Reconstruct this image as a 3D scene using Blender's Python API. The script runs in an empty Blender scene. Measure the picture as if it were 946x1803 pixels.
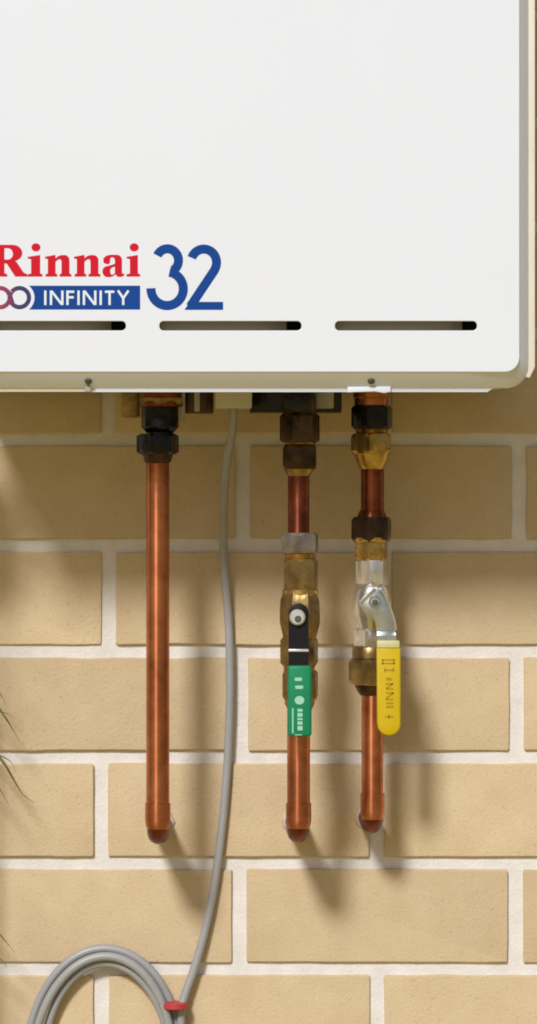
import bpy, bmesh, math, random
from mathutils import Vector, noise
random.seed(7)

# ------------------------------------------------------------------ frame of reference
# wall face is the plane y = 0, depth d is measured out of the wall towards the viewer (y = -d)
K = 0.00046            # metres per photo pixel on the wall plane
L = 2.40               # viewer to wall
XV, YH = 400.0, 900.0  # where the optical axis meets the picture
ZG = 4100.0            # picture row of the ground line on the wall plane

def tx(px, d=0.0):
    return (XV + (px - XV) * (L - d) / L - 473.0) * K
def tz(py, d=0.0):
    return (ZG - (YH + (py - YH) * (L - d) / L)) * K
def at(px, py, d=0.0):
    return Vector((tx(px, d), -d, tz(py, d)))
def sc(d):
    return (L - d) / L * K

scene = bpy.context.scene
C = scene.collection

# ------------------------------------------------------------------ camera
cam = bpy.data.cameras.new('camera')
cam.sensor_fit = 'VERTICAL'; cam.sensor_height = 24.0
cam.lens = L * 24.0 / (1803 * K)
cam.shift_x = (473.0 - XV) / 1803.0
cam.shift_y = (YH - 901.5) / 1803.0
cam.clip_start = 0.05; cam.clip_end = 500
camo = bpy.data.objects.new('camera', cam); C.objects.link(camo)
camo.location = (tx(XV), -L, tz(YH)); camo.rotation_euler = (math.pi / 2, 0, 0)
scene.camera = camo

# ------------------------------------------------------------------ sky and sun
SUN_DIR = Vector((0.33, 1.0, -0.80))
el = math.atan2(0.80, math.hypot(0.33, 1.0))
w = bpy.data.worlds.new('World'); scene.world = w; w.use_nodes = True
nt = w.node_tree; nt.nodes.clear()
o_ = nt.nodes.new('ShaderNodeOutputWorld'); b_ = nt.nodes.new('ShaderNodeBackground')
s_ = nt.nodes.new('ShaderNodeTexSky'); s_.sky_type = 'NISHITA'; s_.sun_disc = False
s_.sun_elevation = el; s_.sun_rotation = math.atan2(-0.33, -1.0)
s_.air_density = 0.8; s_.dust_density = 3.0; s_.ozone_density = 0.6
b_.inputs['Strength'].default_value = 0.05
nt.links.new(s_.outputs[0], b_.inputs['Color']); nt.links.new(b_.outputs[0], o_.inputs['Surface'])
sl = bpy.data.lights.new('sun', 'SUN'); sl.energy = 2.9; sl.angle = math.radians(9.5); sl.color = (1.0, 0.985, 0.980)
so = bpy.data.objects.new('sun', sl); C.objects.link(so)
so.rotation_euler = SUN_DIR.to_track_quat('-Z', 'Y').to_euler(); so.location = (-1, -3, 4)

vs = scene.view_settings
vs.view_transform = 'Standard'; vs.look = 'None'; vs.gamma = 1.0; vs.use_curve_mapping = False
vs.exposure = 0.04
scene.cycles.max_bounces = 10
scene.cycles.filter_width = 1.9
scene.cycles.use_denoising = True

# ------------------------------------------------------------------ materials
def mat(name, col, rough=0.5, metal=0.0, var=0.0, vscale=20.0, bump=0.0, bscale=200.0, col2=None,
        objvar=0.0, spec=0.5, coat=0.0, roughvar=0.0, speck=0.0, aniso=0.0):
    m = bpy.data.materials.new(name); m.use_nodes = True
    n = m.node_tree.nodes; l = m.node_tree.links
    p = n['Principled BSDF']
    p.inputs['Roughness'].default_value = rough; p.inputs['Metallic'].default_value = metal
    p.inputs['Specular IOR Level'].default_value = spec; p.inputs['Coat Weight'].default_value = coat
    p.inputs['Coat Roughness'].default_value = 0.15
    tc = n.new('ShaderNodeTexCoord'); 
    geo = n.new('ShaderNodeNewGeometry')
    pos = geo.outputs['Position']
    base = None
    if var > 0 or col2:
        nz = n.new('ShaderNodeTexNoise'); nz.inputs['Scale'].default_value = vscale
        nz.inputs['Detail'].default_value = 6; nz.inputs['Roughness'].default_value = 0.6
        l.new(pos, nz.inputs['Vector'])
        rp = n.new('ShaderNodeValToRGB'); rp.color_ramp.elements[0].position = 0.32; rp.color_ramp.elements[1].position = 0.68
        c2 = col2 or tuple(c * (1 - var) for c in col)
        rp.color_ramp.elements[0].color = (*c2, 1)
        rp.color_ramp.elements[1].color = (*col, 1)
        l.new(nz.outputs['Fac'], rp.inputs['Fac']); base = rp.outputs['Color']
        if roughvar:
            mr = n.new('ShaderNodeMapRange'); mr.inputs['To Min'].default_value = rough + roughvar; mr.inputs['To Max'].default_value = rough - roughvar * .5
            l.new(nz.outputs['Fac'], mr.inputs['Value']); l.new(mr.outputs[0], p.inputs['Roughness'])
    if objvar > 0:
        oi = n.new('ShaderNodeObjectInfo')
        mr = n.new('ShaderNodeMapRange'); mr.inputs['To Min'].default_value = 1 - objvar; mr.inputs['To Max'].default_value = 1 + objvar
        l.new(oi.outputs['Random'], mr.inputs['Value'])
        h = n.new('ShaderNodeHueSaturation')
        if base is not None: l.new(base, h.inputs['Color'])
        else: h.inputs['Color'].default_value = (*col, 1)
        l.new(mr.outputs[0], h.inputs['Value']); base = h.outputs['Color']
    if speck > 0:     # fine dark grit and small pores in the clay
        ns = n.new('ShaderNodeTexNoise'); ns.inputs['Scale'].default_value = 330; ns.inputs['Detail'].default_value = 3
        l.new(pos, ns.inputs['Vector'])
        rs = n.new('ShaderNodeMapRange'); rs.inputs['From Min'].default_value = 0.60; rs.inputs['From Max'].default_value = 0.74; rs.inputs['To Max'].default_value = speck
        l.new(ns.outputs['Fac'], rs.inputs['Value'])
        mx = n.new('ShaderNodeMix'); mx.data_type = 'RGBA'
        l.new(rs.outputs[0], mx.inputs['Factor']); l.new(base, mx.inputs['A']); mx.inputs['B'].default_value = (col[0] * .45, col[1] * .4, col[2] * .35, 1)
        base = mx.outputs['Result']
    if aniso > 0:
        p.inputs['Anisotropic'].default_value = aniso; p.inputs['Anisotropic Rotation'].default_value = 0.25
        tg = n.new('ShaderNodeTangent'); tg.direction_type = 'RADIAL'; tg.axis = 'Z'; l.new(tg.outputs[0], p.inputs['Tangent'])
    if base is not None: l.new(base, p.inputs['Base Color'])
    else: p.inputs['Base Color'].default_value = (*col, 1)
    if bump > 0:
        nb = n.new('ShaderNodeTexNoise'); nb.inputs['Scale'].default_value = bscale; nb.inputs['Detail'].default_value = 4
        l.new(pos, nb.inputs['Vector'])
        bp = n.new('ShaderNodeBump'); bp.inputs['Strength'].default_value = 1.0; bp.inputs['Distance'].default_value = bump
        l.new(nb.outputs['Fac'], bp.inputs['Height']); l.new(bp.outputs['Normal'], p.inputs['Normal'])
    return m

M = {}
M['brick'] = mat('cream_brick', (0.630, 0.502, 0.325), 0.85, col2=(0.575, 0.448, 0.280), vscale=30, bump=0.0006, bscale=480, objvar=0.08, spec=0.25, speck=0.35)
M['mortar'] = mat('white_mortar', (0.765, 0.735, 0.705), 0.92, var=0.12, vscale=60, bump=0.0006, bscale=420, spec=0.2)
M['paint'] = mat('white_enamel', (0.740, 0.788, 0.872), 0.33, var=0.02, vscale=5, bump=0.00003, bscale=260)
M['flange'] = mat('cream_flange', (0.78, 0.73, 0.64), 0.5, var=0.06, vscale=40)
M['galv'] = mat('grey_sheet', (0.42, 0.41, 0.37), 0.5, 0.2, var=0.25, vscale=60)
M['baffle'] = mat('olive_grey_baffle', (0.50, 0.48, 0.37), 0.7, var=0.10, vscale=60)
M['slot_shade'] = mat('painted_slot_shade', (0.012, 0.012, 0.012), 0.9, spec=0.1)  # flat black painting in the shade deep behind the slots
M['red'] = mat('red_print', (0.60, 0.012, 0.028), 0.5, var=0.06, vscale=50, spec=0.1)
M['blue'] = mat('blue_print', (0.008, 0.060, 0.290), 0.5, var=0.08, vscale=50, spec=0.1)
M['white_print'] = mat('white_print', (0.72, 0.78, 0.84), 0.5)
M['copper'] = mat('copper', (0.62, 0.225, 0.098), 0.28, 0.86, col2=(0.33, 0.10, 0.04), vscale=42, roughvar=0.08, aniso=0.85, bump=0.00006, bscale=150)
M['copper_dark'] = mat('dark_copper', (0.30, 0.085, 0.04), 0.32, 0.88, col2=(0.12, 0.03, 0.018), vscale=55, roughvar=0.1, aniso=0.8, bump=0.00008, bscale=170)  # darker copper for stub, swivel, collar and upper tubes
M['copper_shade'] = mat('shade_tinted_copper', (0.20, 0.05, 0.022), 0.4, 0.8, col2=(0.09, 0.022, 0.012), vscale=70, bump=0.0001, bscale=200)  # darker copper copy, shade under the pipe bends put into the colour
M['brass'] = mat('brass', (0.76, 0.53, 0.17), 0.24, 0.9, col2=(0.34, 0.21, 0.065), vscale=90, roughvar=0.1, bump=0.0001, bscale=300)
M['bronze'] = mat('dull_bronze', (0.44, 0.31, 0.12), 0.28, 0.8, col2=(0.15, 0.095, 0.04), vscale=70, roughvar=0.12, bump=0.0002, bscale=260)
M['dark_brass'] = mat('tarnished_brass', (0.115, 0.07, 0.038), 0.30, 0.8, col2=(0.03, 0.017, 0.012), vscale=80, roughvar=0.1, bump=0.0001, bscale=240)
M['nickel'] = mat('dull_nickel', (0.40, 0.36, 0.32), 0.42, 0.8, col2=(0.24, 0.20, 0.17), vscale=70)
M['chrome'] = mat('chrome_plate', (0.78, 0.76, 0.72), 0.20, 0.85, col2=(0.60, 0.57, 0.52), vscale=60, bump=0.00008, bscale=300)
M['steel'] = mat('zinc_steel', (0.62, 0.64, 0.64), 0.28, 0.9, col2=(0.40, 0.44, 0.43), vscale=60)
M['zinc'] = mat('pale_zinc', (0.66, 0.66, 0.66), 0.35, 0.45, var=0.2, vscale=90)
M['lit_sleeve_top'] = mat('sunlit_yellow_vinyl', (0.62, 0.60, 0.30), 0.5, var=0.1, vscale=60)  # paler yellow, sunlight on the sleeve top put into the colour
M['black'] = mat('black_fitting', (0.004, 0.004, 0.0045), 0.2, var=0.3, vscale=60, spec=0.35, bump=0.0002, bscale=220)
M['black_lever'] = mat('black_lever', (0.006, 0.006, 0.008), 0.45, spec=0.25)
M['green'] = mat('green_vinyl', (0.010, 0.235, 0.105), 0.45, var=0.12, vscale=50, spec=0.25)
M['green_mark'] = mat('pale_green_print', (0.30, 0.62, 0.47), 0.5)
M['yellow'] = mat('yellow_vinyl', (0.585, 0.415, 0.008), 0.45, var=0.06, vscale=50, spec=0.25)
M['yellow_mark'] = mat('olive_print', (0.37, 0.26, 0.010), 0.6, spec=0.2)
M['cable'] = mat('grey_cable', (0.345, 0.35, 0.355), 0.42, var=0.12, vscale=40)
M['connector'] = mat('pale_plastic', (0.56, 0.53, 0.45), 0.55, var=0.08, vscale=50)
M['tie'] = mat('red_tape', (0.50, 0.045, 0.05), 0.5, var=0.1, vscale=60)
M['leaf'] = mat('dry_leaf', (0.17, 0.155, 0.045), 0.6, var=0.35, vscale=30)
M['stem'] = mat('shrub_stem', (0.12, 0.085, 0.045), 0.8, var=0.3, vscale=30)
M['sealant'] = mat('pale_sealant', (0.62, 0.50, 0.42), 0.6, var=0.15, vscale=120)
M['screw'] = mat('dull_screw', (0.12, 0.12, 0.10), 0.45, 0.6)
M['ground'] = mat('warm_bounce_ground', (0.520, 0.390, 0.100), 0.9, var=0.12, vscale=6, bump=0.001, bscale=90)  # warm tone chosen for the light it throws back on the wall

# infinity mark is printed from red into navy along its length
def infinity_mat():
    m = bpy.data.materials.new('red_to_navy_print'); m.use_nodes = True
    n = m.node_tree.nodes; l = m.node_tree.links; p = n['Principled BSDF']; p.inputs['Roughness'].default_value = 0.45
    g = n.new('ShaderNodeNewGeometry'); sx = n.new('ShaderNodeSeparateXYZ'); l.new(g.outputs['Position'], sx.inputs[0])
    mr = n.new('ShaderNodeMapRange'); mr.inputs['From Min'].default_value = tx(-22, 0.22); mr.inputs['From Max'].default_value = tx(32, 0.22)
    l.new(sx.outputs['X'], mr.inputs['Value'])
    r = n.new('ShaderNodeValToRGB'); r.color_ramp.elements[0].color = (0.55, 0.03, 0.06, 1); r.color_ramp.elements[1].color = (0.016, 0.02, 0.12, 1)
    l.new(mr.outputs[0], r.inputs['Fac']); l.new(r.outputs['Color'], p.inputs['Base Color'])
    return m
M['infinity'] = infinity_mat()

# ------------------------------------------------------------------ helpers
def thing(name, loc, label, cat, group=None):
    o = bpy.data.objects.new(name, None); o.empty_display_size = 0.02; C.objects.link(o)
    o.location = loc; o['label'] = label; o['category'] = cat
    if group: o['group'] = group
    return o

def link(name, me, material, parent=None, smooth=35):
    me.materials.clear(); me.materials.append(material)
    o = bpy.data.objects.new(name, me); C.objects.link(o)
    if smooth is not None:
        for p in me.polygons: p.use_smooth = True
        me.set_sharp_from_angle(angle=math.radians(smooth))
    if parent:
        o.parent = parent
        pw = Vector((0, 0, 0)); q = parent
        while q: pw += q.location; q = q.parent
        o.location = -pw          # meshes are written in world coordinates
    return o

def pydata(name, verts, faces, material, parent=None, smooth=35):
    me = bpy.data.meshes.new(name); me.from_pydata([tuple(v) for v in verts], [], faces)
    bm = bmesh.new(); bm.from_mesh(me); bmesh.ops.recalc_face_normals(bm, faces=bm.faces); bm.to_mesh(me); bm.free()
    return link(name, me, material, parent, smooth)

def loft(rings, cap=True, closed=True):
    n = len(rings[0]); V = [v for r in rings for v in r]; F = []
    for i in range(len(rings) - 1):
        for j in range(n if closed else n - 1):
            a = i * n + j; b = i * n + (j + 1) % n
            F.append((a, b, b + n, a + n))
    if cap:
        F.append(tuple(range(n - 1, -1, -1))); F.append(tuple(range((len(rings) - 1) * n, len(rings) * n)))
    return V, F

def turn(name, px, d, prof, material, parent, sides=40, rot=0.0):
    """turned or hexagonal fitting on a vertical axis; prof = [(picture row, half width in px)]"""
    rings = []; cx = tx(px, d)
    for py, r in prof:
        R = r * sc(d)
        if sides == 6: R *= 1.08
        z = tz(py, d)
        rings.append([Vector((cx + R * math.cos(2 * math.pi * j / sides + rot), -d + R * math.sin(2 * math.pi * j / sides + rot), z)) for j in range(sides)])
    V, F = loft(rings)
    return pydata(name, V, F, material, parent)

def hexnut(name, px, d, y0, y1, r, material, parent, rot=0.35, ch=4):
    """hex with its arrises chamfered round at both ends"""
    sides = 48; cx = tx(px, d); rings = []
    def hexr(a, R):
        a = (a - rot) % (math.pi / 3) - math.pi / 6
        return R * math.cos(math.pi / 6) / math.cos(a)
    for py, cap in ((y0, r * .90), (y0 + .6, r * .92), (y0 + ch, r * 1.3), (y1 - ch, r * 1.3), (y1 - .6, r * .92), (y1, r * .90)):
        z = tz(py, d); ring = []
        for j in range(sides):
            a = 2 * math.pi * j / sides + rot
            R = min(hexr(a, r * 1.08), cap) * sc(d)
            ring.append(Vector((cx + R * math.cos(a), -d + R * math.sin(a), z)))
        rings.append(ring)
    V, F = loft(rings)
    return pydata(name, V, F, material, parent, 25)

def tube(name, pts, r, material, parent=None, n=20, ry=None):
    pts = [Vector(p) for p in pts]; rings = []; up = None
    rr = r if callable(r) else (lambda t: r)
    N = len(pts)
    for i, p in enumerate(pts):
        t = (pts[min(i + 1, N - 1)] - pts[max(i - 1, 0)]).normalized()
        if up is None:
            up = t.orthogonal().normalized()
        up = (up - t * up.dot(t)).normalized(); b = t.cross(up)
        R = rr(i / (N - 1))
        rings.append([p + (up * math.cos(2 * math.pi * j / n) + b * math.sin(2 * math.pi * j / n)) * R for j in range(n)])
    V, F = loft(rings)
    return pydata(name, V, F, material, parent, 50)

def spline(pts, n=12):
    P = [Vector(p) for p in pts]; P = [2 * P[0] - P[1]] + P + [2 * P[-1] - P[-2]]; out = []
    for i in range(1, len(P) - 2):
        for k in range(n):
            t = k / n; a, b, c, d = P[i - 1], P[i], P[i + 1], P[i + 2]
            out.append(0.5 * ((2 * b) + (c - a) * t + (2 * a - 5 * b + 4 * c - d) * t * t + (3 * b - a - 3 * c + d) * t ** 3))
    out.append(P[-2]); return out

def box(name, x0, x1, y0, y1, d0, d1, material, parent, bev=0.0008, seg=2):
    """block whose outline in the picture is taken at its front depth d1"""
    a = at(x0, y1, d1); b = at(x1, y0, d1)
    bm = bmesh.new(); bmesh.ops.create_cube(bm, size=1)
    for v in bm.verts:
        v.co = Vector(((a.x + b.x) / 2 + v.co.x * (b.x - a.x), -(d0 + d1) / 2 + v.co.y * (d1 - d0), (a.z + b.z) / 2 + v.co.z * (b.z - a.z)))
    if bev: bmesh.ops.bevel(bm, geom=bm.edges[:], offset=bev, segments=seg, affect='EDGES', profile=0.5)
    me = bpy.data.meshes.new(name); bm.to_mesh(me); bm.free()
    return link(name, me, material, parent, 40)

def fill(name, loops, d, thick, material, parent, bev=0.0, smooth=30):
    """flat shape with holes (even-odd) drawn in picture pixels, standing in the plane at depth d"""
    cu = bpy.data.curves.new(name, 'CURVE'); cu.dimensions = '2D'; cu.fill_mode = 'BOTH'
    cu.extrude = max(thick / 2 - bev, 0.00002); cu.bevel_depth = bev; cu.bevel_resolution = 1; cu.offset = -bev
    for lp in loops:
        s = cu.splines.new('POLY'); s.points.add(len(lp) - 1); s.use_cyclic_u = True
        for q, (px, py) in zip(s.points, lp): q.co = (tx(px, d), tz(py, d), 0, 1)
    t = bpy.data.objects.new('tmp', cu); C.objects.link(t)
    dg = bpy.context.evaluated_depsgraph_get()
    me = bpy.data.meshes.new_from_object(t.evaluated_get(dg)); me.name = name
    bpy.data.objects.remove(t); bpy.data.curves.remove(cu)
    for v in me.vertices: v.co = Vector((v.co.x, -(d + v.co.z), v.co.y))
    bm = bmesh.new(); bm.from_mesh(me); bmesh.ops.remove_doubles(bm, verts=bm.verts, dist=1e-6)
    bmesh.ops.recalc_face_normals(bm, faces=bm.faces); bm.to_mesh(me); bm.free()
    return link(name, me, material, parent, smooth)

def stroke(pts, wd):
    """outline of a brush line of constant width"""
    P = [Vector(p).to_2d() if len(p) == 3 else Vector(p) for p in pts]; A, B = [], []
    for i, p in enumerate(P):
        t0 = (P[i] - P[i - 1]).normalized() if i else (P[1] - P[0]).normalized()
        t1 = (P[i + 1] - P[i]).normalized() if i < len(P) - 1 else t0
        t = (t0 + t1).normalized(); nn = Vector((-t.y, t.x)); k = 1 / max(0.5, nn.dot(Vector((-t0.y, t0.x))))
        A.append(p + nn * wd / 2 * k); B.append(p - nn * wd / 2 * k)
    return [tuple(v) for v in A + B[::-1]]

def arc(cx, cy, rx, ry, a0, a1, n=16):
    return [(cx + rx * math.cos(math.radians(a0 + (a1 - a0) * i / n)), cy + ry * math.sin(math.radians(a0 + (a1 - a0) * i / n))) for i in range(n + 1)]

def rrect(x0, x1, y0, y1, r, n=8):
    return (arc(x1 - r, y1 - r, r, r, 0, 90, n) + arc(x0 + r, y1 - r, r, r, 90, 180, n) +
            arc(x0 + r, y0 + r, r, r, 180, 270, n) + arc(x1 - r, y0 + r, r, r, 270, 360, n))

# ------------------------------------------------------------------ unseen ground sheet, added to bounce warm light
gm = bpy.data.meshes.new('ground')
gm.from_pydata([(-60, -60, 0), (60, -60, 0), (60, 4, 0), (-60, 4, 0)], [], [(0, 1, 2, 3)])
g = link('ground', gm, M['ground'], None, None); g['kind'] = 'structure'

# ------------------------------------------------------------------ brick wall
wall = thing('brick_wall', (0, 0.06, 0), 'cream brick wall in stretcher bond with pale recessed mortar behind the heater', 'wall')
PITCH = 186.4; BL = 486.0; JOINT = 774.0
XL, XR = -1000.0, 1900.0
zt = tz(-1200); xa, xb = tx(XL - 40), tx(XR + 40)
REC = 0.0032
# mortar bed: a gently uneven sheet set back from the brick faces, with thickness behind
nx, nz_ = 260, 300
V, F = [], []
for j in range(nz_ + 1):
    for i in range(nx + 1):
        x = xa + (xb - xa) * i / nx; z = -0.02 + (zt + 0.02) * j / nz_
        V.append((x, REC + 0.0009 * noise.noise(Vector((x * 28, 3.1, z * 28))) + 0.0005 * noise.noise(Vector((x * 110, 7.7, z * 110))), z))
for j in range(nz_):
    for i in range(nx):
        a = j * (nx + 1) + i; F.append((a, a + 1, a + nx + 2, a + nx + 1))
k0 = len(V); V += [(xa, 0.11, -0.02), (xb, 0.11, -0.02), (xb, 0.11, zt), (xa, 0.11, zt)]
F.append((k0 + 3, k0 + 2, k0 + 1, k0))
mo = pydata('mortar', V, F, M['mortar'], wall, 60)

def brick_mesh(seed, wpx, hpx):
    rnd = random.Random(seed); W, H = wpx * K / 2, hpx * K / 2; r = 0.0014
    out = []
    def side(p, q, n):
        for i in range(n):
            t = i / n; out.append((p[0] + (q[0] - p[0]) * t, p[1] + (q[1] - p[1]) * t))
    side((-W + r, -H), (W - r, -H), 9); out.append((W - r, -H)); out.append((W - r * .3, -H + r * .3))
    side((W, -H + r), (W, H - r), 4); out.append((W, H - r)); out.append((W - r * .3, H - r * .3))
    side((W - r, H), (-W + r, H), 9); out.append((-W + r, H)); out.append((-W + r * .3, H - r * .3))
    side((-W, H - r), (-W, -H + r), 4); out.append((-W, -H + r)); out.append((-W + r * .3, -H + r * .3))
    jit = []
    for (x, z) in out:
        a = 0.00035 if rnd.random() > .1 else 0.0011
        jit.append((x + rnd.uniform(-a, a * .6) * (1 if x > 0 else -1), z + rnd.uniform(-a, a * .6) * (1 if z > 0 else -1)))
    def ring(dy, ins):
        return [Vector((x - ins * x / abs(x) if abs(x) > W * .97 else x, dy, z - ins * z / abs(z) if abs(z) > H * .9 else z)) for x, z in jit]
    rings = [ring(0.07, 0), ring(0.0009, 0), ring(0.0002, 0.0004), ring(0.0, 0.0010)]
    V, F = loft(rings)
    me = bpy.data.meshes.new('brick'); me.from_pydata([tuple(v) for v in V], [], F)
    bm = bmesh.new(); bm.from_mesh(me); bmesh.ops.recalc_face_normals(bm, faces=bm.faces); bm.to_mesh(me); bm.free()
    for p in me.polygons: p.use_smooth = True
    me.set_sharp_from_angle(angle=math.radians(18)); me.materials.append(M['brick'])
    return me
variants = [brick_mesh(s, BL - 26, PITCH - 23) for s in range(9)]
known = {0: 191, 1: 428, 2: 192, 3: 424, 4: 178, 5: 422, 6: 178}   # perpend of each course, counted from the one under the heater
rnd = random.Random(3)
for row in range(-10, 18):
    yc = JOINT + PITCH * (row - 0.5)
    base = known.get(row, (184 if row % 2 == 0 else 426) + rnd.uniform(-5, 5))
    n0 = math.floor((XL - base) / BL)
    for i in range(n0, n0 + 8):
        xc = base + BL * (i + 0.5)
        if xc < XL or xc > XR: continue
        o = bpy.data.objects.new('brick', variants[rnd.randrange(len(variants))]); C.objects.link(o)
        o.parent = wall
        o.location = Vector((tx(xc + rnd.uniform(-1, 1)), rnd.uniform(-0.0006, 0.0004), tz(yc + rnd.uniform(-.8, .8)))) - wall.location
        o.rotation_euler = (rnd.uniform(-.004, .004), rnd.uniform(-.002, .002), rnd.uniform(-.003, .003))

# ------------------------------------------------------------------ water heater
D = 0.220; DL = 0.205
heater = thing('water_heater', (tx(420, .1), -0.012, tz(700, .2)), 'white enamelled gas water heater fixed to the brick wall above the pipes', 'water heater')
TOPF = -790
slots = [(-28, 222), (281, 531), (590, 840)]
# front sheet with three slots
face = fill('front_panel', [rrect(-80, 915, TOPF, 655, 26)] + [rrect(a, b, 565.5, 582, 7.5, 6) for a, b in slots], D - 0.0009, 0.0018, M['paint'], heater, bev=0.0005, smooth=15)
# folded skirt round the front sheet
def ring_px(x0, x1, y0, y1, r, d):
    return [at(px, py, d) for px, py in rrect(x0, x1, y0, y1, r, 10)]
rings = [ring_px(-79.5, 914.5, TOPF + .5, 654.5, 26, D - 0.0014), ring_px(-81.5, 916.5, TOPF - 2, 657, 27, D - 0.0022), ring_px(-95.5, 930.5, TOPF - 18, 683.5, 40, DL),
         ring_px(-94, 929, TOPF - 16, 682, 40, DL - 0.004)]
V, F = loft(rings, cap=False)
skirt = pydata('skirt', V, F, M['paint'], heater, 25)
# flanges showing below and beside the skirt
fill('bottom_flange', [[(-88, 679), (150.5, 679), (150.5, 690), (-76, 690)]], DL - 0.0016, 0.0014, M['flange'], heater, bev=0.0003)
fill('bottom_flange', [[(152, 679), (872, 679), (870, 683), (858, 690.5), (152, 690.5)]], DL - 0.0010, 0.0014, M['paint'], heater, bev=0.0003)
fill('side_flange', [[(925, -760), (942, -760), (942, 646), (933, 665), (926, 664)]], DL - 0.0012, 0.0014, M['flange'], heater, bev=0.0003)
fill('side_flange', [[(-90, -760), (-107, -760), (-107, 646), (-98, 665), (-91, 664)]], DL - 0.0012, 0.0014, M['flange'], heater, bev=0.0003)
# case behind
a = at(-88, 668, DL - .004); b = at(924, TOPF - 10, DL - .004)
bm = bmesh.new(); bmesh.ops.create_cube(bm, size=1)
y0, y1 = -0.014, -(DL - 0.012)
for v in bm.verts:
    v.co = Vector(((a.x + b.x) / 2 + v.co.x * (b.x - a.x), (y0 + y1) / 2 + v.co.y * abs(y1 - y0), (a.z + b.z) / 2 + v.co.z * (b.z - a.z)))
bmesh.ops.bevel(bm, geom=bm.edges[:], offset=0.003, segments=2, affect='EDGES')
me = bpy.data.meshes.new('case'); bm.to_mesh(me); bm.free()
link('case', me, M['paint'], heater, 40)
for a_, b_2 in ((60, 140), (760, 840)):   # stand-off brackets on the wall
    box('wall_bracket', a_, b_2, 560, 640, 0.0005, 0.0150, M['galv'], heater)
# black sheet painting in the deep interior's shade, and a baffle behind each slot, bending away before the right end
fill('slot_shade', [[(-50, 535), (900, 535), (900, 630), (-50, 630)]], DL - 0.004, 0.001, M['slot_shade'], heater)
for x0, x1 in slots:
    prof = [(x0 - 8, .2100), (x1 - 95, .2100), (x1 - 60, .2088), (x1 - 40, .2060), (x1 - 26, .2030)]
    V = [];
    for x, d in prof: V += [at(x, 552, d), at(x, 612, d)]
    n = len(V); V += [v + Vector((0, 0.0012, 0)) for v in V]; F = []
    for i in range(len(prof) - 1):
        q = 2 * i; F += [(q, q + 1, q + 3, q + 2), (n + q, n + q + 2, n + q + 3, n + q + 1), (q, q + 2, n + q + 2, n + q), (q + 1, n + q + 1, n + q + 3, q + 3)]
    F += [(0, n, n + 1, 1), (n - 2, n - 1, 2 * n - 1, 2 * n - 2)]
    pydata('baffle', V, F, M['baffle'], heater, 40)
# screws on the skirt and a tab over the third pipe
def screw(px, py, d, r, parent, m, tilt=0.0):
    rings = []
    c = at(px, py, d); ax = Vector((0, -math.cos(tilt), -math.sin(tilt))); u = Vector((1, 0, 0)); v = ax.cross(u)
    for h, rr in ((-.001, 1), (.0006, 1), (.0013, .75), (.0014, .3)):
        rings.append([c + ax * h + (u * math.cos(2 * math.pi * j / 16) + v * math.sin(2 * math.pi * j / 16)) * rr * r * sc(d) for j in range(16)])
    V, F = loft(rings); return pydata('screw', V, F, m, parent, 30)
screw(156, 671, DL + .0065, 6.5, heater, M['screw'], .75)
screw(654, 671, DL + .0065, 6.5, heater, M['screw'], .75)
fill('tab', [[(612, 681), (688, 680), (688, 690), (676, 692), (660, 689), (612, 691)]], DL + 0.0022, 0.0012, M['paint'], heater, bev=.0003)
fill('tab', [[(149, 672), (158, 672), (160, 689), (150, 689)]], DL + 0.0030, 0.0010, M['galv'], heater)

# ---- the printed marks
LD = D - 0.00002
def mark(name, loops, m, parent, lift=0.0, th=0.00012):
    return fill(name, loops, LD + 0.0001 + lift, th, m, parent, 0.0, None)
brand = bpy.data.objects.new('red_lettering', None); C.objects.link(brand); brand.parent = heater; brand.empty_display_size = .02
B_, T_, X_ = 487.0, 431.0, 450.0
def glyph_R(m, parent):
    o = [(-17, B_), (-17, B_ - 4), (-10, B_ - 6), (-10, T_ + 6), (-17, T_ + 4), (-17, T_), (18, T_)]
    o += arc(22, T_ + 14.5, 17.5, 14.5, -90, 75, 14)
    o += [(29, T_ + 29.5), (42, B_ - 7), (48.5, B_ - 4), (48.5, B_), (27, B_), (12, T_ + 33), (8, T_ + 33), (8, B_ - 6), (13, B_ - 4), (13, B_)]
    h = [(8, T_ + 6), (14, T_ + 6)] + arc(14, T_ + 16, 9, 10, -90, 90, 10) + [(8, T_ + 26)]
    mark('letter', [o, h], m, parent)
def glyph_i(x0, x1, m, parent):
    w_ = x1 - x0; c = (x0 + x1) / 2
    stem = [(x0 - 6, B_), (x0 - 6, B_ - 4), (x0, B_ - 5.5), (x0, X_ + 6.5), (x0 - 6, X_ + 5), (x0 - 6, X_ + 2.2), (x1 - 1, X_ - 1), (x1, X_ - 1), (x1, B_ - 5.5), (x1 + 4, B_ - 4), (x1 + 4, B_)]
    mark('letter', [stem, arc(c + .5, 435.5, 8.0, 7.2, 0, 345, 22)], m, parent)
def glyph_n(x0, x1, x2, x3, m, parent):
    stem = [(x0 - 4, B_), (x0 - 4, B_ - 4), (x0, B_ - 5.5), (x0, X_ + 6), (x0 - 5, X_ + 5), (x0 - 5, X_ + 2), (x1 - 2, X_ - 1), (x1, X_ - 1), (x1, X_ + 5)]
    stem += [(x1 + 3, X_ + 2), (x1 + 8, X_ - .5), (x2 + 1, X_ - 1)] + arc(x3 - 9, X_ + 8, 9, 9, -80, 0, 8) + [(x3, B_ - 5.5), (x3 + 3.5, B_ - 4), (x3 + 3.5, B_), (x2 - 3.5, B_), (x2 - 3.5, B_ - 4), (x2, B_ - 5.5)]
    stem += [(x2, X_ + 10), (x2 - 1.2, X_ + 7), (x2 - 4, X_ + 6), (x1 + 3, X_ + 8), (x1, X_ + 11), (x1, B_ - 5.5), (x1 + 3.2, B_ - 4), (x1 + 3.2, B_)]
    mark('letter', [stem], m, parent)
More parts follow.
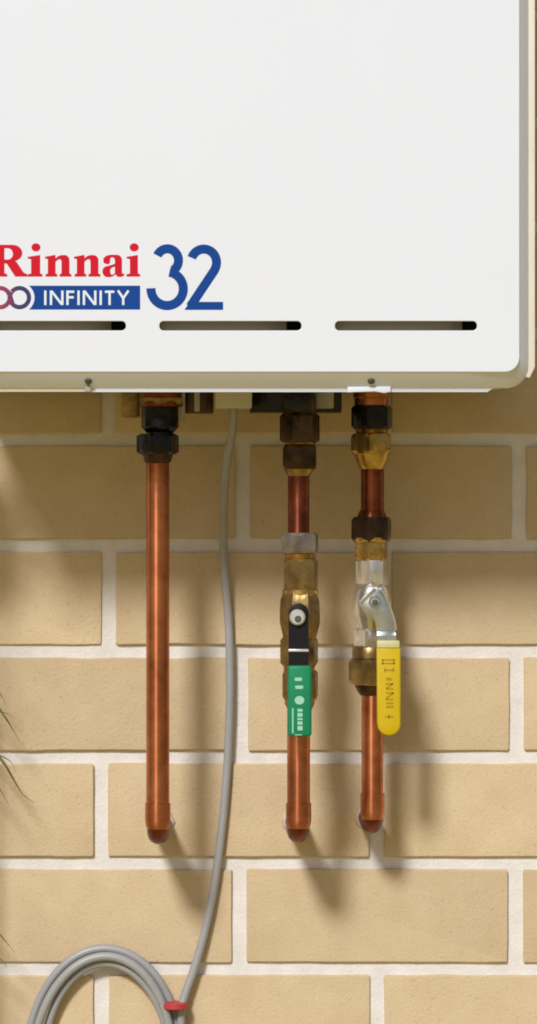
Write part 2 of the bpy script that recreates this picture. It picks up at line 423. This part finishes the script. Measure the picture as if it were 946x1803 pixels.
def glyph_a(m, parent):
    o = arc(189, X_ + 9.5, 7, 5.5, 60, 200, 8) + [(182, X_ + 5), (187, X_ + .5), (194, X_ - 1.5), (203, X_ - 1.5)] + arc(206, X_ + 8, 9, 9.5, -85, 0, 8)
    o += [(215, B_ - 8), (216, B_ - 5), (219, B_ - 5.5), (219, B_ - 2), (214, B_ + .5), (208, B_ + .5), (203, B_ - 4)]
    o += [(199, B_ - .5), (193, B_ + 1), (187, B_ + .6)] + arc(189, B_ - 9, 8.5, 9.5, 110, 250, 9) + [(193, X_ + 17.5), (202.5, X_ + 14.5), (202.5, X_ + 8), (201, X_ + 4), (197.5, X_ + 2.8), (195, X_ + 4), (194, X_ + 8), (194, X_ + 12)]
    h = [(202.5, X_ + 19)] + arc(198, B_ - 9.5, 3.8, 6.5, 270, 90, 10) + [(202.5, B_ - 6)]
    mark('letter', [o, h], m, parent)
glyph_R(M['red'], brand); glyph_i(55, 71, M['red'], brand)
glyph_n(84.5, 98, 108.5, 122.5, M['red'], brand); glyph_n(135.5, 149, 159.5, 173.5, M['red'], brand)
glyph_a(M['red'], brand); glyph_i(229, 243, M['red'], brand)

num = bpy.data.objects.new('blue_numerals', None); C.objects.link(num); num.parent = heater; num.empty_display_size = .02
def sp2(pts, n=10):
    return [(v.x, v.y) for v in spline([(x, y, 0) for x, y in pts], n)]
three = stroke(arc(295, 458.5, 19.5, 20.5, 205, 418, 26), 16)
three2 = stroke(arc(294.5, 508.5, 28.5, 29.5, -82, 182, 34), 16)
mark('numeral', [three], M['blue'], num); mark('numeral', [three2], M['blue'], num, 0.00006)
two = stroke(arc(359, 462, 22.5, 23.5, 200, 380, 26) + [(378, 475.5), (372, 484.5), (335, 540)], 16)
mark('numeral', [two], M['blue'], num)
mark('numeral', [[(325, 545.5), (334.5, 531.5), (393, 531.5), (393, 545.5)]], M['blue'], num, 0.00006)

bar = [(247, 503), (247, 545), (54, 545)] + arc(34, 524, 27, 27, 50, -50, 14) + [(54, 503)]
band = mark('blue_band', [bar], M['blue'], heater)
ly0, ly1 = 511.5, 537.0
def seg(*pts, wd=4.1): return stroke(list(pts), wd)
word = [[seg((80, ly0), (80, ly1))], [seg((90, ly1), (90, ly0)), seg((91, ly0 + 1), (109, ly1 - 1)), seg((110, ly1), (110, ly0))],
        [seg((119, ly1), (119, ly0)), seg((119, ly0 + 2.2), (131, ly0 + 2.2)), seg((119, 523.5), (130, 523.5))],
        [seg((138.5, ly0), (138.5, ly1))], [seg((148, ly1), (148, ly0)), seg((149, ly0 + 1), (167, ly1 - 1)), seg((168, ly1), (168, ly0))],
        [seg((177.5, ly0), (177.5, ly1))], [seg((185, ly0 + 2.2), (201.5, ly0 + 2.2)), seg((193.2, ly0), (193.2, ly1))],
        [seg((208, ly0), (217.2, 525)), seg((226.5, ly0), (217.2, 525)), seg((217.2, 523.5), (217.2, ly1))]]
def strokes_mesh(name, strokes, m, parent, lift):
    V, F = [], []
    for q, s in enumerate(strokes):
        n = len(V); k = len(s); V += [at(x, y, LD + lift + 0.00005 * q) for x, y in s]
        h = k // 2
        for i in range(h - 1): F.append((n + i, n + i + 1, n + k - 2 - i, n + k - 1 - i))
    return pydata(name, V, F, m, parent, None)
for st in word: strokes_mesh('letter', st, M['white_print'], band, 0.00028)
inf = strokes_mesh('infinity_mark', [stroke(arc(34.5, 524, 16.8, 16.8, 215, -143, 40), 7.6), stroke(arc(0.5, 524, 16.8, 16.8, -40, 325, 40), 7.6),
                    stroke([(12.5, 511.5), (17.5, 519), (22, 534)], 7.6)], M['infinity'], heater, 0.00010)

# ---- hardware under the case
UD = 0.100
box('junction_bracket', 322, 376, 640, 727, 0.060, 0.085, M['dark_brass'], heater)
box('bracket_strip', 317, 326, 640, 742, 0.080, 0.100, M['galv'], heater, .0004)
box('bracket_strip', 342, 352, 640, 724, 0.085, 0.098, M['galv'], heater, .0004)
box('side_bracket', 214, 246, 640, 734, 0.060, 0.085, M['bronze'], heater)
box('terminal_cover', 379, 444, 640, 717.5, 0.085, 0.125, M['connector'], heater, .0015)
box('under_tray', 440, 602, 640, 726, 0.045, 0.075, M['black'], heater)
box('tray_clip', 556, 588, 640, 718, 0.078, 0.100, M['galv'], heater)

# ------------------------------------------------------------------ pipes
def elbow(px, d, y0, yc, r, material, parent, name='elbow'):
    """pipe bend from vertical into the wall: y0 top of the bend, yc row of the horizontal run"""
    R = 0.021; c = at(px, yc, d); pts = []
    pts.append(Vector((c.x, c.y, tz(y0, d)))); pts.append(Vector((c.x, c.y, c.z + R)))
    for i in range(1, 11):
        a = math.pi / 2 * i / 10
        pts.append(Vector((c.x, c.y + R * (1 - math.cos(a)), c.z + R - R * math.sin(a))))
    pts.append(Vector((c.x, 0.02, c.z)))
    # bead of sealant where the run enters the brickwork
    rr = random.Random(int(px)); n = 28; rings = []
    for dd, q in ((-.006, 1.32), (.0008, 1.32), (.0030, 1.18), (.0034, .95)):
        rr.seed(int(px)); rings.append([Vector((c.x + math.cos(2 * math.pi * j / n) * R_ , -dd, c.z + math.sin(2 * math.pi * j / n) * R_)) for j in range(n) for R_ in [r * sc(d) * q * (1 + rr.uniform(-.05, .07))]])
    V, F = loft(rings); pydata('sealant_ring', V, F, M['sealant'], parent, 60)
    return tube(name, pts, r * sc(d), material, parent, 32)

def threads(px, d, y0, y1, r, material, parent, pitch=3.4):
    prof = []; y = y0
    while y < y1: prof += [(y, r), (y + pitch * .5, r - 1.6)]; y += pitch
    return turn('thread', px, d, prof, material, parent, 32)

# --- pipe under the black coupling
P1 = 0.101
p1 = thing('copper_pipe', at(278, 1465, P1), 'bare copper pipe without a valve, hanging from a black coupling', 'pipe', 'copper pipes under the heater')
turn('tube', 278, P1, [(795, 20.5), (1428, 20.5)], M['copper'], p1)
turn('socket', 278, P1, [(1413, 20.5), (1414, 22.5), (1444, 22.5), (1450, 22), (1456, 20.6), (1459, 19)], M['copper'], p1)
elbow(278, P1, 1440, 1472, 19.4, M['copper_shade'], p1)
turn('outlet_stub', 284, P1, [(650, 36), (706, 36), (709, 38), (716, 38), (718, 30)], M['copper_dark'], p1)
turn('gland', 282, P1, [(712, 31), (716, 33), (752, 33), (757, 29), (762, 24), (768, 24)], M['black'], p1)
hexnut('coupling_nut', 278, P1, 764, 800, 35, M['black'], p1, .2)
turn('ferrule', 278, P1, [(798, 30), (803, 26), (812, 24), (816, 20.8)], M['dark_brass'], p1)
hexnut('union_nut', 284, P1, 700, 714, 39, M['bronze'], p1, .5, 2)

# --- pipe with the green lever
P2 = 0.101
p2 = thing('valve_pipe', at(526, 1465, P2), 'copper pipe with dull brass ball valve and green lever', 'pipe', 'copper pipes under the heater')
hexnut('union_nut', 528, P2, 728, 780, 33, M['dark_brass'], p2, .15, 5)
turn('inlet_stub', 527, P2, [(650, 29), (730, 29)], M['dark_brass'], p2)
hexnut('compression_nut', 528, P2, 784, 826, 31, M['dark_brass'], p2, .45, 6)
turn('collar', 527, P2, [(824, 27), (832, 24), (838, 20)], M['bronze'], p2)
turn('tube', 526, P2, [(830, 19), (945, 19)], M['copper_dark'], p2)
hexnut('coupling_nut', 528, P2, 938, 974, 32.5, M['nickel'], p2, .35, 5)
hexnut('valve_end', 530, P2, 984, 1042, 29, M['bronze'], p2, .30, 5)
vb = turn('valve_body', 528, P2, [(1036, 27), (1044, 32), (1056, 36.5), (1075, 38), (1095, 38), (1108, 35), (1120, 32), (1128, 31)], M['bronze'], p2, 8, math.pi / 8)
hexnut('valve_end', 527, P2, 1122, 1172, 32.5, M['bronze'], p2, .30, 5)
turn('swivel', 527, P2, [(1170, 27), (1184, 27)], M['copper_dark'], p2)
hexnut('coupling_nut', 529, P2, 1180, 1232, 31.5, M['bronze'], p2, .38, 6)
turn('collar', 528, P2, [(1228, 27), (1240, 26), (1250, 20.5)], M['bronze'], p2)
turn('tube', 526, P2, [(1240, 20.2), (1428, 20.2)], M['copper'], p2)
turn('socket', 526, P2, [(1413, 20.2), (1414, 22.3), (1443, 22.3), (1449, 21.8), (1455, 20.4), (1458, 18.8)], M['copper'], p2)
elbow(526, P2, 1440, 1470, 19.2, M['copper_shade'], p2)

def cyl_out(name, px, py, d0, d1, r, material, parent, sides=32, ch=0.001, rot=0):
    R = r * sc(d1); c = at(px, py, d1); rings = []
    for d, q in ((d0, R), (d1 - ch, R), (d1, R - ch)):
        rings.append([Vector((c.x + q * math.cos(2 * math.pi * j / sides + rot), -d, c.z + q * math.sin(2 * math.pi * j / sides + rot))) for j in range(sides)])
    V, F = loft(rings); return pydata(name, V, F, material, parent, 30)
cyl_out('drain_plug', 526, 698, 0.100, 0.142, 27, M['black'], p2, ch=.003)
cyl_out('stem_boss', 526, 1086, 0.110, 0.1255, 17, M['bronze'], p2)
def strip(path, x0, x1, th):
    """bent flat bar; path = [(picture row, depth)] seen face on"""
    front = [(at(x0, y, d), at(x1, y, d)) for y, d in path]
    V = []; n = len(path)
    for a, b in front: V += [a, b, b + Vector((0, th, 0)), a + Vector((0, th, 0))]
    F = [(0, 3, 2, 1), (4 * n - 4, 4 * n - 3, 4 * n - 2, 4 * n - 1)]
    for i in range(n - 1):
        q = 4 * i
        for j in range(4): F.append((q + j, q + (j + 1) % 4, q + 4 + (j + 1) % 4, q + 4 + j))
    return V, F
V, F = strip([(1078, .1290), (1141, .1290), (1149, .1335), (1280, .1335)], 508.5, 543.5, .0025)
lev2 = pydata('lever', V, F, M['black_lever'], p2, 20)
fill('lever_eye', [arc(526, 1080, 17.8, 18, 0, 355, 40)], .1278, .0026, M['black_lever'], p2, bev=.0003)
nutc = cyl_out('lever_nut', 524, 1087, .1290, .1335, 14.0, M['zinc'], p2, 24, .0012, .3)
box('lit_step_edge', 508, 544, 1143, 1148, .1300, .1350, M['zinc'], p2, .0006)  # added pale strip for the bare step edge, sun highlight put into its colour
cyl_out('stem_end', 525, 1090, .130, .1345, 6.0, M['screw'], p2, 16, .0006)
gs = box('sleeve', 507, 549, 1172, 1297, .1300, .1385, M['green'], lev2, .0022, 3)
def gm_(loops): return fill('printed_mark', loops, .1386, .00025, M['green_mark'], lev2, 0, None)
gm_([rrect(519, 532, 1193, 1199, 2)]); gm_([rrect(520, 534, 1207, 1213, 2)]); gm_([arc(527.5, 1233, 8.5, 7.5, 0, 345, 20)])
for a, b in ((1248, 1253), (1255, 1262), (1264, 1268), (1270, 1276), (1278, 1286)): gm_([[(524, a), (533, a + .5), (533, b), (524, b)]])
gm_([[(514.5, 1247), (517, 1247), (517, 1291), (514.5, 1291)]]); gm_([[(519, 1293), (532, 1293), (532, 1294.6), (519, 1294.6)]])

threads(528, P2, 776, 790, 28, M['brass'], p2)
threads(528, P2, 972, 988, 28, M['brass'], p2)
threads(527, P2, 1166, 1184, 28.5, M['brass'], p2)
turn('valve_shoulder', 529, P2, [(1038, 30), (1040, 31.5), (1046, 31.5), (1048, 30)], M['brass'], p2)

# --- pipe with the yellow lever
P3 = 0.066
p3 = thing('valve_pipe', at(656, 1448, P3), 'copper pipe with chromed ball valve and yellow lever', 'pipe', 'copper pipes under the heater')
turn('inlet_stub', 654, P3, [(650, 32), (700, 32), (702, 30), (720, 30)], M['copper'], p3)
hexnut('union_nut', 655, P3, 714, 756, 35, M['black'], p3, .25, 5)
hexnut('compression_nut', 654, P3, 764, 800, 37, M['brass'], p3, .42, 6)
turn('collar', 655, P3, [(798, 32), (812, 28), (822, 24), (826, 21)], M['brass'], p3)
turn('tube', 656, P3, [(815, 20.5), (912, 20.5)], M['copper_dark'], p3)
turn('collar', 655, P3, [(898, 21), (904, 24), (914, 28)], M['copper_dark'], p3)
hexnut('compression_nut', 654, P3, 910, 954, 34.5, M['dark_brass'], p3, .30, 6)
hexnut('valve_nipple', 654, P3, 952, 986, 28.5, M['brass'], p3, .28, 4)
hexnut('valve_end', 656, P3, 985, 1030, 27.5, M['chrome'], p3, .12, 3)
turn('valve_body', 655, P3, [(1027, 24), (1034, 29), (1046, 33), (1062, 35), (1078, 34), (1092, 31), (1104, 26), (1112, 24)], M['chrome'], p3)
hexnut('valve_end', 653, P3, 1106, 1140, 27, M['chrome'], p3, .12, 3)
turn('swivel', 653, P3, [(1138, 31), (1141, 33), (1158, 33), (1162, 30)], M['bronze'], p3)
hexnut('coupling_nut', 652, P3, 1160, 1204, 37, M['bronze'], p3, .30, 6)
turn('collar', 654, P3, [(1200, 33), (1210, 28), (1218, 24), (1224, 20)], M['dark_brass'], p3)
turn('tube', 656, P3, [(1210, 19.3), (1425, 19.3)], M['copper'], p3)
turn('socket', 656, P3, [(1396, 19.3), (1397, 21.3), (1427, 21.3), (1433, 20.8), (1439, 19.4), (1442, 18)], M['copper'], p3)
elbow(656, P3, 1424, 1454, 18.4, M['copper_shade'], p3)
threads(655, P3, 752, 768, 29.5, M['brass'], p3)
threads(654, P3, 1200, 1206, 33.5, M['brass'], p3)
turn('bead', 654, P3, [(944, 30), (947, 33), (952, 33), (955, 30)], M['brass'], p3)
# lever
LV = .095
cyl_out('stem_boss', 657, 1064, .075, LV - .0005, 15, M['chrome'], p3)
plate = [(632, 1062), (637, 1055), (656, 1037), (662, 1034), (671, 1035), (676, 1040), (692, 1080), (697, 1098), (698, 1110), (663, 1110), (662, 1098), (656, 1085), (647, 1082), (640, 1077)]
lev3 = fill('lever', [plate], LV + .0008, .0020, M['steel'], p3, bev=.0003)
def rib(pts, dd, h, wd): 
    return fill('lever_rim', [stroke(pts, wd)], dd + h / 2, h, M['chrome'], lev3, bev=.0003)
rib(sp2([(670, 1036), (679, 1050), (691, 1080), (696, 1098), (697, 1110)], 6), LV + .0017, .0030, 4)
rib([(634, 1061), (642, 1052), (660, 1035)], LV + .0017, .0024, 5)
V, F = strip([(1107, LV + .0018), (1112, LV + .0045), (1119, LV + .0130), (1124, LV + .0145), (1200, LV + .0145)], 664, 698, .0020)
pydata('lever_arm', V, F, M['steel'], lev3, 20)
cyl_out('lever_nut', 660, 1059, LV, LV + .0055, 11, M['steel'], lev3, 6, .001, .2)
cyl_out('stem_end', 661, 1061, LV, LV + .0075, 5, M['screw'], lev3, 16, .0006)
ys = fill('sleeve', [[(663, 1140), (705, 1140)] + [(705.5, 1272)] + arc(685, 1275, 20.5, 20, 0, 180, 20) + [(664, 1272)]], LV + .0137, .0085, M['yellow'], lev3, bev=.0016, smooth=50)
box('lit_sleeve_top', 664, 704, 1128, 1141, LV + .0105, LV + .0183, M['lit_sleeve_top'], lev3, .0008)  # added pale block painting in the sunlit top face of the sleeve
def ym(strokes): return [fill('printed_mark', [stroke(s, wd)], LV + .01785 , .0005, M['yellow_mark'], lev3, 0, None) for s, wd in strokes]
ym([([(673, 1162), (695, 1162)], 2.6), ([(673, 1168), (695, 1168)], 2.6), ([(674, 1161), (674, 1170)], 2.4), ([(694, 1161), (694, 1170)], 2.4),
    ([(678, 1180), (693, 1180)], 2.8), ([(678, 1175), (678, 1184)], 2.2), ([(693, 1175), (693, 1184)], 2.2),
    ([(680, 1195.5), (690, 1195.5)], 5.0), ([(679, 1204), (692, 1204)], 3.2), ([(692, 1204), (680, 1212)], 3.0), ([(680, 1213), (693, 1213)], 3.0),
    ([(680, 1220), (693, 1220)], 3.2), ([(693, 1220), (680, 1230)], 3.2), ([(679, 1231.5), (693, 1231.5)], 3.0), ([(680, 1238), (693, 1238)], 3.4), ([(680, 1244.5), (693, 1244.5)], 4.2),
    ([(678, 1262), (693, 1262)], 2.6), ([(685, 1258), (685, 1266)], 2.2)])

# ------------------------------------------------------------------ cable
cr = 0.0034
path = [(411, 700, .105), (411, 735, .100), (408, 770, .090), (401, 800, .078), (396, 850, .060), (394, 910, .040), (394, 965, .022), (398, 1030, .012), (403, 1100, .0065),
        (405, 1180, .0058), (404.5, 1260, .0056), (401, 1340, .0056), (395, 1420, .0058), (386, 1500, .0060), (374, 1580, .0065), (357, 1655, .0070), (340, 1712, .008), (326, 1752, .0095), (319, 1790, .011)]
pts = [at(*p) for p in path]
# three turns of a coil, the lower half out of sight
cx, cy, rx, ry = 185.0, 1872.0, 138.0, 202.0
TN = 3.0
def ease(u): u = min(1, max(0, u)); return u * u * (3 - 2 * u)
for i in range(5, 166):
    t = i / 150 * TN; a = math.radians(-22) + t * 2 * math.pi * 0.99
    e1, e2 = ease((t - .92) / .4), ease((t - 1.92) / .4)
    ex = rx - 27 * e1 + 12 * e2; ey = ry - 26 * e1 + 12 * e2
    px = cx + ex * math.cos(a) + 4 * e1 - 8 * e2; py = cy + ey * math.sin(a) + (4 * e1 - 12 * e2) * math.cos(a)
    d = .0045 + .0040 * e1 + .0060 * e2 + .0005 * math.sin(5 * a)
    pts.append(at(px, py, d))
path = spline(pts, 5)
cable = tube('cable', path, cr, M['cable'], None, 18)
cable['label'] = 'grey insulated cable hanging from the heater and looped into a coil'; cable['category'] = 'cable'
tie = turn('tie', 309, .014, [(1765, 21), (1766, 22), (1774, 22), (1775, 21)], M['tie'], cable, 24)

# ------------------------------------------------------------------ shrub at the left edge
shrub = thing('shrub', (tx(-330), -0.14, 0), 'dry thin-leaved shrub reaching in beside the coiled cable', 'shrub')
def blade(pts, w_):
    P = spline(pts, 5); V, F = [], []
    for i, p in enumerate(P):
        t = i / (len(P) - 1); hw = w_ * (0.35 + .65 * math.sin(math.pi * min(1, t * 1.1 + .12))) * (1 - t * .6)
        tg = (P[min(i + 1, len(P) - 1)] - P[max(i - 1, 0)]).normalized(); s = tg.cross(Vector((0.2, -1, 0.1))).normalized(); nrm = s.cross(tg)
        V += [p - s * hw, p + nrm * hw * .5, p + s * hw, p - nrm * hw * .3]
    for i in range(len(P) - 1):
        q = 4 * i
        for j in range(4): F.append((q + j, q + (j + 1) % 4, q + 4 + (j + 1) % 4, q + 4 + j))
    n = len(V); F += [(3, 2, 1, 0), (n - 4, n - 3, n - 2, n - 1)]
    return V, F
visible = [([(-60, 1160, .05), (-20, 1195, .05), (2, 1224, .05), (13, 1247, .048)], .0010), ([(-60, 1190, .05), (-10, 1238, .05), (12, 1267, .05), (26, 1290, .048), (35, 1305, .046)], .0013),
           ([(-70, 1250, .04), (-20, 1310, .04), (8, 1345, .04), (24, 1372, .037), (40, 1398, .034), (60, 1413, .03)], .0017), ([(-50, 1330, .05), (-15, 1365, .05), (3, 1395, .05), (16, 1418, .048)], .0012),
           ([(-60, 1590, .05), (-15, 1630, .05), (8, 1655, .05), (27, 1678, .048)], .0014), ([(-60, 1640, .06), (-20, 1668, .06), (2, 1690, .058), (12, 1702, .056)], .0012),
           ([(-60, 1280, .06), (-14, 1322, .06), (18, 1340, .058), (28, 1362, .056)], .0009), ([(-60, 1230, .06), (-14, 1250, .06), (12, 1256, .058), (24, 1264, .056)], .0008)]
for p, w_ in visible:
    V, F = blade([at(*q) for q in p], w_ * .85); pydata('leaf', V, F, M['leaf'], shrub, 60)
r3 = random.Random(5)
for k in range(5):
    x0 = -330 + 22 * k; top = (560, 700, 1150, 1240, 1560)[k]; xt = (-185, -150, -70, -60, -60)[k]; dt = (.16, .15, .07, .06, .06)[k]
    pts = [at(x0, 4095, .14), at(x0 - 10, 3200, .15), at((x0 + xt) / 2 - 30, 2300 if top < 1500 else 2600, .13), at(xt - 20, top + 420, dt + .02), at(xt, top, dt)]
    tube('stem', spline(pts, 10), lambda t: .005 * (1 - t) + .0012, M['stem'], shrub, 8)
V, F = [], []
for k in range(620):
    if k < 440:
        x = r3.uniform(-230, -129); y = r3.uniform(575, 765); d = r3.uniform(.13, .16)
    else:
        x = r3.uniform(-330, -95); y = r3.uniform(620, 3000); d = r3.uniform(.05, .18)
    a = r3.uniform(.3, 1.2); ln = r3.uniform(40, 85)
    if x + ln * math.sin(a) > -40: ln *= .4
    v, f = blade([at(x, y, d), at(x + ln * .5 * math.sin(a), y + ln * .45 * math.cos(a), d + .004), at(x + ln * math.sin(a), y + ln * math.cos(a) * 1.05, d)], r3.uniform(.0014, .0026) * (1.7 if k < 440 else 1))
    n = len(V); V += v; F += [tuple(i + n for i in q) for q in f]
fo = pydata('foliage', V, F, M['leaf'], shrub, 60); fo['kind'] = 'stuff'
